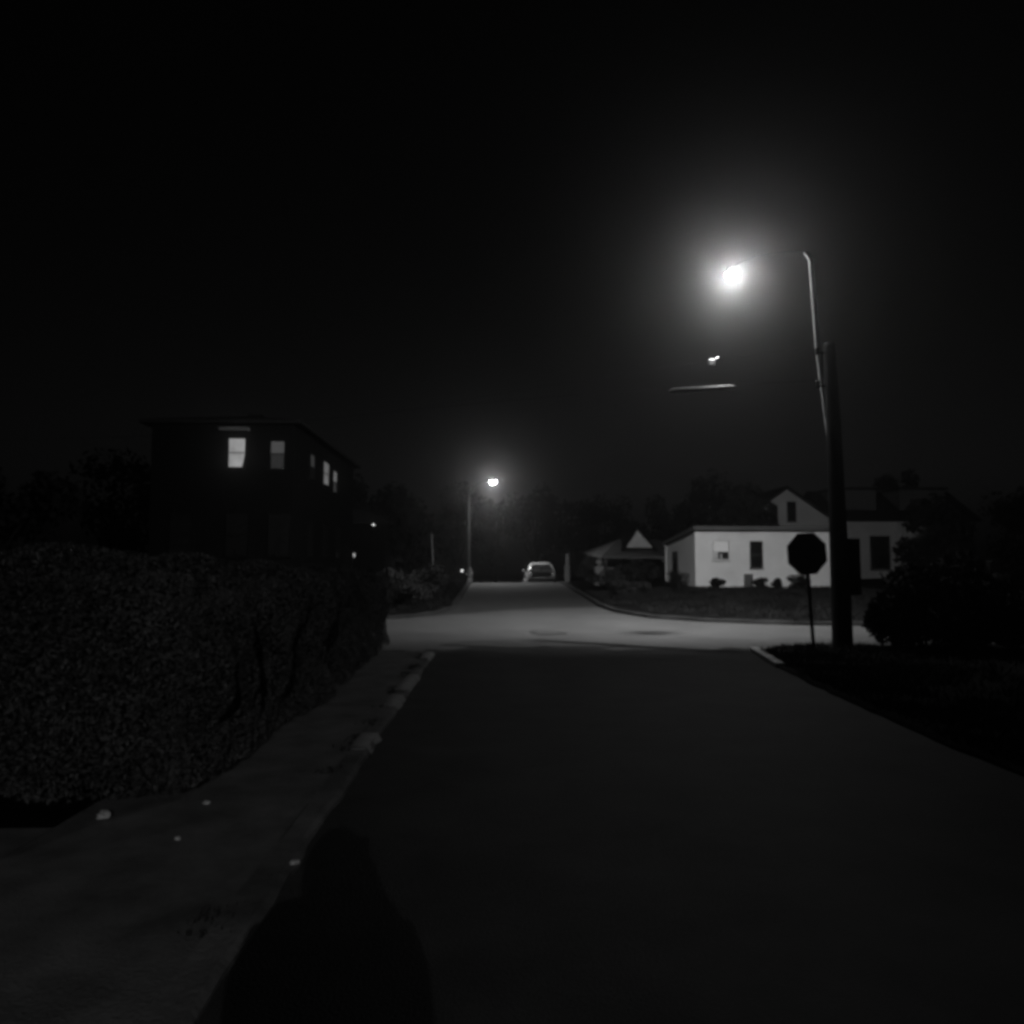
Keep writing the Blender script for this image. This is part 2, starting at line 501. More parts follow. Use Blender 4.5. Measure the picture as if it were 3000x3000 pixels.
def tree(label, x, y, h, cw, ch, seed, n=2600, leaf=.20, trunk=.22, group='dark trees along the skyline'):
    z0 = road_z(y) + .05
    t = thing('tree', label, 'tree', (x, y, z0), 0, group)
    rnd = random.Random(seed)
    tr = MB()
    cz = h - ch
    lean = rnd.uniform(-.3, .3)
    tr.tube([(0, 0, -.05), (lean * .2, 0, cz * .5), (lean * .6, .1, cz), (lean, .1, h - ch * .3)], [trunk, trunk * .8, trunk * .6, trunk * .15], 8)
    cl = []
    for k in range(16):
        v = Vector((rnd.gauss(0, 1), rnd.gauss(0, 1), rnd.gauss(0, 1))).normalized() * rnd.uniform(.4, .85)
        r = rnd.uniform(.22, .42)
        cl.append((v, r))
        if k < 8:
            e = Vector((v.x * cw, v.y * cw, cz + ch * .5 + v.z * ch * .5))
            s = Vector((lean * .5, .05, cz * rnd.uniform(.7, 1.0)))
            tr.tube([s, s.lerp(e, .5) + Vector((0, 0, .2)), e], [trunk * .35, trunk * .2, .02], 6)
    tr.build('trunk', M_['bark'], t)
    b = MB()
    for _ in range(n):
        c, r = rnd.choice(cl)
        p = c + Vector((rnd.gauss(0, 1), rnd.gauss(0, 1), rnd.gauss(0, 1))).normalized() * (r * rnd.random() ** .45)
        b.leaf((p.x * cw + lean, p.y * cw, cz + ch * .5 + p.z * ch * .5), leaf * rnd.uniform(.6, 1.3), rnd)
    b.build('crown', M_['tree_leaf'], t)
    return t
# (label, x, y, top z, crown half width, crown height)
for i, (lab, x, y, zt, cw, ch) in enumerate([
    ('big dark tree rising right behind the tall house with lit windows', -8.4, 47, 8.4, 3.0, 6.0),
    ('dark sloping tree between the tall house and the small porch light', -6.1, 49, 6.9, 2.2, 5.0),
    ('dark tree left of the distant street lamp pole, lower than its neighbours', -5.2, 57, 6.5, 2.4, 5.4),
    ('broad dark tree directly left of the distant street lamp', -2.7, 62, 8.6, 3.0, 6.6),
    ('dark tree directly behind the distant street lamp', .4, 66, 8.3, 3.0, 6.6),
    ('tallest dark tree just right of the distant street lamp', 3.5, 64, 8.9, 2.6, 7.0),
    ('dark tree above the parked car, right of the tallest one', 6.6, 66, 7.9, 2.6, 6.2),
    ('dark tree left of the notch in the skyline', 9.6, 66, 8.1, 2.5, 6.4),
    ('low dark tree in the skyline notch behind the gabled porch house', 12.3, 68, 6.3, 2.2, 5.0),
    ('dark tree rising over the left end of the white cottage', 13.8, 58, 7.5, 2.4, 6.0),
    ('broad dark tree over the middle of the white cottage roof', 16.6, 60, 8.9, 3.0, 7.2),
    ('dark tree behind the grey gable of the two storey house', 21.0, 66, 8.9, 3.6, 7.0),
    ('round dark tree standing over the right wing of the two storey house', 30.0, 58, 9.5, 1.7, 4.2),
    ('dark tree far right beyond the two storey house', 37.5, 55, 7.4, 3.4, 6.0),
    ('dark tree overlapping the left slope of the grey gable', 13.9, 43, 6.0, 1.5, 3.4),
    ('dark drooping tree before the right end of the two storey house', 23.6, 42, 5.4, 2.1, 4.8),
    ('dark tree far right at the picture edge', 36.0, 42, 5.6, 3.4, 4.8),
    ('large dark tree on the left behind the hedge and the tall house', -17.5, 40, 7.2, 3.6, 6.0),
    ('dark tree on the far left above the hedge', -17.0, 27, 6.0, 3.2, 5.0),
]):
    z0 = road_z(y) + .05
    tree(lab, x, y, zt - z0, cw, ch, 100 + i)

# ------------------------------------------------------------------ buildings
def window(par, x0, x1, z0, z1, y, face, pane_m, low_m=None, frame_m=None, fw=.05, side=False, split=.5, curtain=False):
    """window in a wall facing -Y (face y) or +X when side=True (x const = y)"""
    fm = frame_m or M_['trim']
    w = MB()
    def bx(b, a0, a1, d0, d1, c0, c1):
        if side: b.box(y + d0, y + d1, a0, a1, c0, c1)
        else: b.box(a0, a1, y - d1, y - d0, c0, c1)
    bx(w, x0 - fw, x0, -.02, .045, z0 - fw, z1 + fw)
    bx(w, x1, x1 + fw, -.02, .045, z0 - fw, z1 + fw)
    bx(w, x0, x1, -.02, .045, z1, z1 + fw)
    bx(w, x0 - fw * 1.6, x1 + fw * 1.6, -.02, .07, z0 - fw * 2, z0 - fw)
    bx(w, x0, x1, -.02, .043, z0 - fw, z0)
    fo = w.build('window', fm, par)
    zm = z0 + (z1 - z0) * split
    p = MB(); bx(p, x0, x1, -.018, .012, zm + .015, z1); p.build('pane', pane_m, fo)
    p = MB(); bx(p, x0, x1, -.018, .006, z0, zm - .015); p.build('pane', low_m or pane_m, fo)
    r = MB(); bx(r, x0, x1, -.018, .03, zm - .015, zm + .015); r.build('meeting_rail', fm, fo)
    return fo

def wall_box(par, x0, x1, y0, y1, z0, z1, m, name='wall'):
    b = MB(); b.box(x0, x1, y0, y1, z0, z1); return b.build(name, m, par)

# tall dark house on the left with lit upper windows
H = thing('tall_house', 'tall dark house behind the hedge with lit upper floor windows', 'house', (0, 0, 0))
zb = road_z(30)
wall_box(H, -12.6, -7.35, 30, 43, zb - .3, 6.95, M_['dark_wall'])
rf = MB()
ov = .35
x0, x1, y0, y1, z0 = -12.6 - ov, -7.35 + ov, 30 - ov, 43 + ov, 6.96
xm = (x0 + x1) / 2
rf.add([(x0, y0, z0), (x1, y0, z0), (x1, y1, z0), (x0, y1, z0), (xm, y0 + 2.6, z0 + .75), (xm, y1 - 2.6, z0 + .75),
        (x0, y0, z0 + .12), (x1, y0, z0 + .12), (x1, y1, z0 + .12), (x0, y1, z0 + .12)],
       [(0, 3, 2, 1), (6, 7, 4), (7, 8, 5, 4), (8, 9, 5), (9, 6, 4, 5), (0, 1, 7, 6), (1, 2, 8, 7), (2, 3, 9, 8), (3, 0, 6, 9)])
rf.build('roof', M_['roof'], H)
ch = MB(); ch.box(-10.6, -10.0, 35, 35.6, 7.3, 8.3); ch.build('chimney', M_['dark_wall'], bpy.data.objects['roof'])
w1 = window(H, -9.74, -9.15, 5.36, 6.42, 30, 0, M_['e_bright'], M_['e_bright'], M_['dark_trim'])
cu = MB(); cu.prism([(-9.15, 5.36), (-9.15, 5.86), (-9.19, 5.6), (-9.24, 5.36)], 29.970, 29.980); cu.build('curtain', M_['dark_trim'], w1)
window(H, -8.18, -7.69, 5.31, 6.32, 30, 0, M_['e_mid'], M_['e_low'], M_['dark_trim'], split=.55)
hd = MB(); hd.box(-10.05, -8.98, 29.74, 29.99, 6.70, 6.82); hd.build('window_hood', M_['stone'], H)
for (a, b_, zt, m1, m2) in ((32.7, 33.5, 6.25, 'e_faint', 'glass'), (35.3, 36.5, 6.3, 'e_side', 'e_side'), (37.5, 38.4, 6.15, 'e_side', 'e_faint')):
    window(H, a, b_, zt - .98, zt, -7.35, 0, M_[m1], M_[m2], M_['dark_trim'], side=True)
for xa in (-11.8, -9.75, -8.2):
    window(H, xa, xa + .8, 2.1, 3.6, 30, 0, M_['glass'], M_['glass'], M_['dark_trim'])
for ya in (32.5, 35.5, 38.5):
    window(H, ya, ya + .8, 2.1, 3.5, -7.35, 0, M_['glass'], M_['glass'], M_['dark_trim'], side=True)

def wall_lantern(label, x, y, z, m, r=.05, group=None, back=(-.2, 0)):
    t = thing('porch_light', label, 'porch light', (x, y, z), 0, group)
    b = MB(); b.tube([(back[0], back[1], .02), (back[0] * .4, back[1] * .4, .14), (0, 0, .12)], .012, 6); b.build('bracket', M_['dark_metal'], t)
    b = MB(); b.lathe([(0.001, .16), (.07, .10), (.075, .09), (.05, .09)], n=10); b.build('cap', M_['dark_metal'], t)
    b = MB(); b.lathe([(.001, .09), (r, .07), (r * .9, -.08), (.02, -.11), (.001, -.11)], n=10); b.build('bulb', m, t)
    return t
wall_lantern('small dim porch lantern on the back side wall of the tall house', -7.0, 41.6, 2.28, M_['e_porch_dim'], .05, None, (-.36, 0))

# dark neighbour house behind it, carrying the brighter lantern
H5 = thing('dark_house', 'unlit low dark house behind the tall house, half hidden by trees', 'house', (0, 0, 0))
wall_box(H5, -11.5, -6.0, 46.2, 54, .2, 4.1, M_['dark_wall'])
rf = MB(); rf.add([(-11.9, 45.8, 4.1), (-5.6, 45.8, 4.1), (-5.6, 54.4, 4.1), (-11.9, 54.4, 4.1), (-8.75, 45.8, 5.9), (-8.75, 54.4, 5.9)],
                  [(0, 3, 2, 1), (0, 1, 4), (1, 2, 5, 4), (2, 3, 5), (3, 0, 4, 5)]); rf.build('roof', M_['roof'], H5)
window(H5, -8.6, -7.8, 1.8, 3.1, 46.2, 0, M_['glass'], M_['glass'], M_['dark_trim'])
wall_lantern('tiny bright porch lantern on the dark low house left of the far street', -6.66, 45.95, 4.16 - .02, M_['e_porch'], .055, None, (0, .24))

# white cottage at the far right corner
C = thing('white_cottage', 'low white cottage lit by the street lamp behind the stop sign', 'house', (0, 0, 0))
cz = gz(10, 33.5) - .15
cx0, cx1, cy0, cy1 = 8.58, 14.5, 33.5, 39.0
wb = MB()
wb.add([(cx0, cy0, cz), (cx1, cy0, cz), (cx1, cy1, cz), (cx0, cy1, cz), (cx0, cy0, 3.14), (cx1, cy0, 3.14), (cx1, cy1, 2.72), (cx0, cy1, 2.72)],
       [(0, 1, 5, 4), (1, 2, 6, 5), (2, 3, 7, 6), (3, 0, 4, 7), (4, 5, 6, 7), (0, 3, 2, 1)])
wb.build('wall', M_['white_wall'], C)
rb = MB()
rx0, rx1, ry0, ry1 = cx0 - .12, cx1 + .3, cy0 - .28, cy1 + .5
def rz(y): return 3.17 - (y - cy0) * .077
rb.add([(rx0, ry0, rz(ry0)), (rx1, ry0, rz(ry0)), (rx1, ry1, rz(ry1)), (rx0, ry1, rz(ry1)),
        (rx0, ry0, rz(ry0) + .16), (rx1, ry0, rz(ry0) + .16), (rx1, ry1, rz(ry1) + .16), (rx0, ry1, rz(ry1) + .16)],
       [(0, 3, 2, 1), (4, 5, 6, 7), (0, 1, 5, 4), (1, 2, 6, 5), (2, 3, 7, 6), (3, 0, 4, 7)])
rb.build('roof', M_['fascia'], C)
cw_ = window(C, 9.36, 9.98, 1.98, 2.72, cy0, 0, M_['e_cottage'], M_['glass'], M_['trim'], split=.42)
bl = MB(); bl.box(9.365, 9.55, cy0 - .026, cy0 - .007, 1.99, 2.28); bl.build('blind', M_['trim'], cw_)
bl = MB(); bl.box(9.64, 9.72, cy0 - .026, cy0 - .007, 1.99, 2.20); bl.build('blind', M_['trim'], cw_)
window(C, 10.93, 11.40, 1.64, 2.70, cy0, 0, M_['glass'], M_['glass'], M_['fascia'], fw=.04)
window(C, 36.6, 37.6, 1.45, 2.35, cx0, 0, M_['glass'], M_['glass'], M_['fascia'], fw=.04, side=True)
mb = MB(); mb.box(10.62, 10.95, cy0 - .22, cy0 + .02, cz + .02, 1.36, .02); mb.build('meter_box', M_['fascia'], C)
dp = MB(); dp.tube([(cx0 - .05, cy1 - .15, cz), (cx0 - .05, cy1 - .15, 2.7)], .05, 8); dp.build('downspout', M_['trim'], C)

# two storey grey house behind
D = thing('grey_house', 'dim grey two storey house with a front gable behind the cottage', 'house', (0, 0, 0))
dz = road_z(47)
gx0, gxp, gx1 = 14.9, 17.53, 20.2
b = MB(); b.prism([(gx0, dz), (gx1, dz), (gx1, 4.45), (gxp, 6.28), (gx0, 4.45)], 47, 55); b.build('wall', M_['grey_wall'], D)
b = MB()
for s, xe in ((-1, gx0), (1, gx1)):
    e = xe + s * .35; ze = 4.45 - .35 * (6.28 - 4.45) / (gx1 - gxp)
    b.prism([(gxp, 6.30), (e, ze + .02), (e, ze + .16), (gxp, 6.46)], 46.7, 55.3)
b.build('roof', M_['roof'], D)
b = MB(); b.box(gx1 + .01, 29.5, 48.2, 55, dz, 4.45); b.build('wall', M_['grey_wall'], D)
b = MB(); b.add([(gx1 + .4, 47.8, 4.46), (29.9, 47.8, 4.46), (29.9, 55.4, 4.46), (gx1 + .4, 55.4, 4.46), (gx1 + .4, 51.6, 6.6), (29.9, 51.6, 6.6)],
                [(0, 3, 2, 1), (0, 1, 5, 4), (1, 2, 5), (2, 3, 4, 5), (3, 0, 4)]); b.build('roof', M_['roof'], D)
for (xa, xb) in ((21.4, 23.9), (25.4, 28.2)):
    dm = MB(); dm.box(xa, xb, 49.0, 51.8, 5.2, 6.45); d_ = dm.build('dormer', M_['porch_wall'], D)
    dr = MB(); dr.box(xa - .15, xb + .15, 48.8, 51.9, 6.46, 6.6); dr.build('dormer_roof', M_['roof'], d_)
for (xa, xb, za, zb2) in ((16.55, 16.95, 4.3, 5.3), (17.6, 18.05, 4.4, 5.5)):
    window(D, xa, xb, za, zb2, 47, 0, M_['glass'], M_['glass'], M_['fascia'], fw=.05)
for (xa, xb, za, zb2) in ((23.1, 24.2, 1.6, 3.5), (26.2, 27.2, 1.6, 3.3)):
    window(D, xa, xb, za, zb2, 48.2, 0, M_['glass'], M_['glass'], M_['fascia'], fw=.07)
b = MB(); b.box(21.55, 21.85, 48.0, 48.22, 2.1, 2.5, .02); b.build('meter_box', M_['dark_metal'], D)
b = MB(); b.box(24.6, 24.95, 48.0, 48.19, dz, 4.4); b.build('pilaster', M_['trim'], D)

# gabled porch house left of the cottage
P = thing('porch_house', 'small dark house with a pale peaked gable and deep front porch', 'house', (0, 0, 0))
pz = road_z(45)
wall_box(P, 6.3, 11.2, 45.5, 53, pz - .2, 2.5, M_['porch_wall'])
b = MB(); b.prism([(7.55, 2.75), (8.2, 3.72), (9.05, 2.75)], 44.6, 45.4); b.build('gable', M_['trim'], P)
b = MB()
b.prism([(8.2, 3.74), (7.4, 2.55), (7.28, 2.55), (8.2, 3.90)], 44.4, 49)
b.prism([(8.2, 3.74), (8.2, 3.90), (9.35, 2.6), (9.25, 2.55)], 44.4, 49)
b.build('gable_roof', M_['dark_trim'], P)
b = MB(); b.add([(6.0, 43.4, 2.12), (11.4, 43.4, 2.12), (11.4, 53.3, 2.6), (6.0, 53.3, 2.6), (7.6, 47.5, 3.3), (10.0, 47.5, 3.3), (6.0, 43.4, 2.24), (11.4, 43.4, 2.24)],
                [(0, 3, 2, 1), (0, 1, 7, 6), (6, 7, 5, 4), (7, 1, 2, 5), (2, 3, 4, 5), (3, 0, 6, 4)]); b.build('porch_roof', M_['porch_wall'], P)
for xp in (6.2, 7.7, 9.3):
    b = MB(); b.box(xp, xp + .14, 43.55, 43.69, pz - .1, 2.12); b.build('porch_post', M_['porch_wall'], P)
b = MB(); b.box(6.36, 9.28, 43.58, 43.66, 1.45, 1.53)
for k in range(20): b.box(6.45 + k * .145, 6.49 + k * .145, 43.6, 43.64, pz, 1.45)
b.build('porch_railing', M_['porch_wall'], P)
window(P, 7.0, 7.8, 1.3, 2.2, 45.5, 0, M_['glass'], M_['glass'], M_['fascia'])
b = MB(); b.box(8.3, 9.1, 45.44, 45.5, pz, 2.2); b.build('door', M_['dark_trim'], P)

# pale gate pillar far right
b = MB(); b.box(-.32, .32, -.32, .32, -.2, 1.05, .03); b.box(-.38, .38, -.38, .38, 1.05, 1.14, .03)
o = b.build('gate_pillar', M_['dark_kerb']); o.location = (17.15, 28, road_z(28) + .35)
tag(o, 'pale stone gate pillar faintly visible at the right, beyond the bushes', 'pillar')

# pale posts along right side of far street
def pale_post(label, x, y, w, h, cap, grp='pale posts right of the far street'):
    t = thing('gate_post', label, 'post', (x, y, road_z(y) + .05), 0, grp)
    b = MB(); b.box(-w / 2, w / 2, -w / 2, w / 2, -.1, h, .02); b.build('shaft', M_['stone'], t)
    c = MB()
    if cap == 'ball':
        c.lathe([(.001, .33), (.12, .28), (.16, .16), (.12, .06), (.07, 0), (.001, 0)], (0, 0, h + .02), 12)
    else:
        c.box(-w * .62, w * .62, -w * .62, w * .62, h, h + .08, .015)
    c.build('cap', M_['stone'], t)
pale_post('narrow pale gate post beside the parked car at the street end', 3.98, 41.6, .24, .78, 'flat')
pale_post('taller slim pale post just behind the narrow gate post', 4.2, 43.6, .16, 1.45, 'flat')
pale_post('square pale gate post with a ball cap left of the porch house', 5.15, 38.0, .40, .95, 'ball')

# fire hydrant at the left kerb of the far street
t = thing('fire_hydrant', 'small pale fire hydrant at the left kerb of the far street', 'hydrant', (-.80 - .42, 41.9, road_z(41.9) + .1))
t.location.x = -1.12 + .06
b = MB(); b.lathe([(.16, 0), (.16, .05), (.11, .06), (.11, .48), (.13, .49), (.13, .53), (.105, .54), (.10, .62), (.06, .70), (.03, .72), (.03, .78), (.001, .78)], n=14); b.build('barrel', M_['hydrant'], t)
for s in (-1, 1):
    b = MB(); b.tube([(s * .09, 0, .40), (s * .19, 0, .40)], .05, 8); b.build('nozzle', M_['hydrant'], t)
b = MB(); b.tube([(0, -.09, .36), (0, -.20, .36)], .065, 8); b.build('nozzle', M_['hydrant'], t)

# slim pale pole left of far street
b = MB(); b.tube([(0, 0, 0), (.02, 0, 1.3), (-.05, 0, 2.9)], [.05, .045, .035], 8)
o = b.build('clothes_pole', M_['porch_wall']); o.location = (-3.3, 46, road_z(46))
tag(o, 'thin faint pale pole standing left of the far street lamp', 'pole')

# parked car beyond the crest (seen from behind)
def car(label, x, y, rz_, paint):
    t = thing('parked_car', label, 'car', (x, y, road_z(y)), rz_)
    # body: stations along length (y), cross sections half-width/heights
    def loft(st, name, m, par):
        b = MB(); vs = []; fs = []; n = len(st[0][1])
        for yy, sec in st:
            for (xx, zz) in sec: vs.append((xx, yy, zz))
            for (xx, zz) in reversed(sec): vs.append((-xx, yy, zz))
        k2 = 2 * n
        for i in range(len(st) - 1):
            for k in range(k2):
                fs.append((i * k2 + k, i * k2 + (k + 1) % k2, (i + 1) * k2 + (k + 1) % k2, (i + 1) * k2 + k))
        fs += [tuple(reversed(range(k2))), tuple(range((len(st) - 1) * k2, len(st) * k2))]
        b.add(vs, fs, True)
        return b.build(name, m, par)
    low = []
    for yy, w, zt in ((-2.15, .74, .78), (-2.1, .82, .92), (-1.6, .87, .95), (-.6, .89, .95), (.8, .89, .94), (1.5, .87, .90), (2.0, .80, .80), (2.2, .70, .66)):
        low.append((yy, [(w * .9, .22), (w, .34), (w, zt - .18), (w * .96, zt - .04), (w * .86, zt)]))
    body = loft(low, 'body', paint, t)
    cab = []
    for yy, wb, wt, zt in ((-2.12, .82, .79, .98), (-1.86, .82, .62, 1.42), (-1.2, .81, .60, 1.48), (.1, .80, .58, 1.45), (.45, .79, .60, 1.38), (1.25, .76, .72, .96)):
        cab.append((yy, [(wb, .90), (wb * .98, .96), (wt + .05, zt - .07), (wt * .93, zt - .01), (wt * .5, zt + .02)]))
    loft(cab, 'cabin', paint, t)
    gl = MB(); gl.add([(-.71, -2.115, .99), (.71, -2.115, .99), (.54, -1.90, 1.355), (-.54, -1.90, 1.355)], [(0, 1, 2, 3)])
    off = Vector((0, -.022, .022))
    gl.v = [tuple(Vector(p) + off) for p in gl.v]
    gl.build('rear_window', M_['glass'], t)
    gl = MB(); gl.add([(-.64, 1.22, .99), (.64, 1.22, .99), (.52, .50, 1.37), (-.52, .50, 1.37)], [(0, 3, 2, 1)])
    gl.v = [tuple(Vector(p) + Vector((0, .025, .025))) for p in gl.v]
    gl.build('windscreen', M_['glass'], t)
    for s in (-1, 1):
        gl = MB(); gl.add([(s * .80, -1.3, .99), (s * .79, .95, .99), (s * .655, .35, 1.36), (s * .66, -1.0, 1.37)], [(0, 1, 2, 3)])
        gl.v = [tuple(Vector(p) + Vector((s * .015, 0, .005))) for p in gl.v]
        gl.build('side_window', M_['glass'], t)
        b = MB(); b.box(s * .72 - .10, s * .72 + .10, -2.17, -2.10, .68, .86, .02); b.build('tail_light', M_['red_lens'], t)
        b = MB(); b.box(s * .60 - .12, s * .60 + .12, 2.12, 2.2, .56, .68, .02); b.build('headlight', M_['red_lens'], t)
        b = MB(); b.box(s * .93 - .07, s * .93 + .07, .62, .74, .95, 1.07, .025); b.build('wing_mirror', paint, t)
        for yy in (-1.35, 1.35):
            b = MB(); b.tube([(s * .70, yy, .31), (s * .90, yy, .31)], .31, 20); wh = b.build('wheel', M_['tyre'], t)
            b = MB(); b.tube([(s * .895, yy, .31), (s * .91, yy, .31)], .19, 16); b.build('rim', M_['galv'], wh)
    b = MB(); b.box(-.8, .8, -2.24, -2.12, .34, .56, .04); b.build('bumper', M_['dark_trim'], t)
    b = MB(); b.box(-.60, .60, -2.19, -2.10, .60, .95, .03); b.build('tailgate_dark_panel', M_['dark_trim'], t)  # added dark panel, shades the tailgate below the bright arch by colour
    return t
car('silver parked car at the end of the street, its roof arch just over the crest', 3.03, 50.0, 0, M_['car_paint'])
b = MB(); b.lathe([(.001, .03), (.035, .02), (.04, 0), (.035, -.03), (.001, -.04)], n=10)
b.tube([(0, .02, -.04), (0, .02, -.95)], .025, 8)
tt = thing('path_light', 'tiny garden path light at the left of the street end', 'path light', (-1.74, 50, 1.44))
b = MB(); b.tube([(0, 0, -.06), (0, 0, -1.0)], .02, 8); b.build('stake', M_['dark_metal'], tt)
b = MB(); b.lathe([(.001, .06), (.045, .05), (.045, -.05), (.001, -.06)], n=10); b.build('bulb', M_['e_porch'], tt)

# ------------------------------------------------------------------ street furniture
def stop_sign():
    t = thing('stop_sign', 'dark octagonal stop sign on a thin post at the right corner', 'sign', (5.93, 14.7, .04))
    t.rotation_euler = (0, R(-3.2), R(6))
    b = MB(); b.box(-.028, .028, -.022, .022, -.15, 2.2, .006); b.build('post', M_['dark_metal'], t)
    r = .381 / math.cos(PI / 8)
    def octo(rr): return [(rr * math.cos(PI / 8 + k * PI / 4), 1.83 + rr * math.sin(PI / 8 + k * PI / 4)) for k in range(8)]
    b = MB(); b.prism(octo(r), -.034, -.026); b.build('plate', M_['sign_face'], t)
    for zz in (1.6, 2.06):
        b = MB(); b.tube([(0, -.026, zz), (0, -.041, zz)], .012, 8); b.build('bolt', M_['dark_metal'], t)
stop_sign()

UP = thing('utility_pole', 'thick dark wooden utility pole right of the stop sign', 'utility pole', (6.86, 15.6, .03))
b = MB(); b.tube([(0, 0, -.3), (0, 0, .4), (-.03, 0, 2.5), (-.06, 0, 4.5), (-.09, 0, 6.02)], [.20, .195, .165, .14, .115], 18); b.build('pole', M_['pole_wood'], UP)
b = MB(); b.lathe([(.001, .05), (.06, .04), (.125, 0), (.125, -.06)], (-.09, 0, 6.04), 16); b.build('pole_cap', M_['dark_metal'], UP)
b = MB(); b.box(.14, .34, -.15, .13, 1.05, 2.15, .02); b.build('meter_box', M_['dark_metal'], UP)
for zz in (5.18, 5.85):
    b = MB(); b.tube([(-.10, -.02, zz), (-.36, -.02, zz)], .02, 8); brk = b.build('insulator_arm', M_['dark_metal'], UP)
    b = MB(); b.lathe([(.001, .09), (.04, .08), (.055, .03), (.035, .01), (.055, -.03), (.03, -.07), (.001, -.07)], (-.36, -.02, zz + .03), 12); b.build('insulator', M_['closure'], brk)

def lamp_head(par, loc, tilt_m, lens_m, scale=1.0):
    """hooded luminaire with a drop glass bowl, aimed by tilt_m"""
    Mx = Matrix.Translation(loc) @ tilt_m
    b = MB()
    prof = [(.001, .20), (.09, .19), (.17, .13), (.215, .04), (.225, .0), (.20, .0)]
    b.lathe([(r * scale, z * scale) for r, z in prof], n=20)
    h = b.build('lamp_head', M_['dark_metal'], par, Mx)
    b = MB(); b.lathe([(.001, -.01), (.19 * scale, -.01), (.185 * scale, -.06 * scale), (.14 * scale, -.13 * scale), (.07 * scale, -.17 * scale), (.001, -.18 * scale)], n=20)
    b.build('lens', lens_m, h, Mx)
    return h

def spot(par, loc, aim, power, size, blend=1.0, rad=.03):
    l = bpy.data.lights.new('lamp_light', 'SPOT')
    l.energy = power; l.spot_size = R(size); l.spot_blend = blend; l.shadow_soft_size = rad
    o = bpy.data.objects.new('lamp_light', l)
    COL.objects.link(o)
    o.parent = par
    o.location = loc
    o.rotation_euler = Vector(aim).to_track_quat('-Z', 'Y').to_euler()
    return o

LAMP_BOWL = emit('lamp_glass_main', 640.0)
LAMP_BOWL_FAR = emit('lamp_glass_far', 130.0)
LAMP_BOWL_BACK = emit('lamp_glass_back', 4.0)

SL = thing('street_lamp', 'glaring lit street lamp on a thin mast above the utility pole', 'street lamp', (6.60, 15.72, 0))
b = MB(); b.tube([(.14, -.06, 1.9), (.12, -.06, 4.2), (-.02, 0.02, 6.0), (-.10, 0.05, 7.85), (-.20, .08, 8.02)], [.036, .038, .042, .042, .034], 10); b.build('mast', M_['galv'], SL)
b = MB(); b.tube([(-.20, .08, 8.02), (-.50, .35, 8.14), (-.95, .85, 8.24), (-1.28, 1.18, 8.18)], [.018, .015, .015, .015], 8); b.build('arm', M_['dark_metal'], SL)
tilt = Matrix.Rotation(R(12), 4, 'X').to_4x4() @ Matrix.Rotation(R(-6), 4, 'Y')
lamp_head(SL, (-1.35, 1.26, 8.02), tilt, LAMP_BOWL, .68)
spot(SL, (-1.35, 1.29, 7.87), (-.12, .84, -.54), 6600, 152, 1.0, .10)
for zz in (2.4, 4.6, 5.8):
    b = MB(); b.tube([(.16, -.12, zz), (.16, .05, zz)], .03, 8)
    b.build('clamp', M_['dark_metal'], SL)

SL2 = thing('street_lamp', 'small distant street lamp at the end of the street, lit', 'street lamp', (-1.32, 47, road_z(47)))
zz2 = road_z(47)
b = MB(); b.tube([(0, 0, -.1), (.02, 0, 3.2), (.03, 0, 6.35 - zz2)], [.13, .11, .09], 12); b.build('pole', M_['bark'], SL2)
b = MB(); b.tube([(.04, -.05, 5.9 - zz2), (.5, -.05, 6.5 - zz2), (1.1, -.05, 6.78 - zz2), (1.42, -.05, 6.78 - zz2)], .03, 8); b.build('arm', M_['dark_metal'], SL2)
lamp_head(SL2, (1.47, -.05, 6.70 - zz2), Matrix.Identity(4), LAMP_BOWL_FAR, 1.0)
spot(SL2, (1.47, -.05, 6.50 - zz2), (.05, -.05, -1), 2900, 140)

# the lamp behind the photographer, whose light throws the shadow on the pavement
SL3 = thing('street_lamp', 'street lamp standing behind the photographer, out of the frame', 'street lamp', (4.4, -15.0, 0.05))
b = MB(); b.tube([(0, 0, -.1), (0, 0, 3.2), (0, 0, 6.9)], [.14, .12, .10], 12); b.build('pole', M_['pole_wood'], SL3)
b = MB(); b.tube([(0, 0, 6.5), (-.7, 0, 6.8), (-1.6, 0, 6.86), (-2.0, 0, 6.8)], .03, 8); b.build('arm', M_['dark_metal'], SL3)
lamp_head(SL3, (-2.1, 0, 6.62), Matrix.Identity(4), LAMP_BOWL_BACK)
spot(SL3, (-2.1, 0, 6.40), (-.155, .95, -.33), 2500, 25, 1.0, .04)

# overhead cables from the pole to the left, over the cross street
def cable(label, z0, z1, y1, r, seed):
    pts = []
    for k in range(41):
        s = k / 40
        x = 6.5 - 46 * s
        sag = -.9 * 4 * s * (1 - s)
        pts.append((x, 15.58 + (y1 - 15.58) * min(s * 1.0, 1), z0 + (z1 - z0) * s + sag * min(1, s * 3)))
    b = MB(); b.tube(pts, r, 6)
    o = b.build('overhead_cable', M_['cable'])
    tag(o, label, 'cable', 'overhead cables')
    return pts
p1 = cable('upper thin overhead cable carrying a small clamp below the lamp', 6.02, 11.0, 66.0, .003, 1)
p2 = cable('lower overhead cable carrying the long splice case below the lamp', 5.32, 8.8, 42.0, .0035, 2)
def on(pts, x):
    for a, b_ in zip(pts, pts[1:]):
        if b_[0] <= x <= a[0]:
            s = (x - a[0]) / (b_[0] - a[0]); return Vector(a).lerp(Vector(b_), s)
a = on(p2, 5.12); c = on(p2, 3.86)
b = MB(); d = (c - a)
b.tube([a + Vector((0, 0, -.06)), a.lerp(c, .06) + Vector((0, 0, -.06)), a.lerp(c, .94) + Vector((0, 0, -.06)), c + Vector((0, 0, -.06))], [.02, .062, .062, .02], 12)
o = b.build('splice_case', M_['closure']); tag(o, 'long pale splice case hanging on the lower overhead cable', 'splice case')
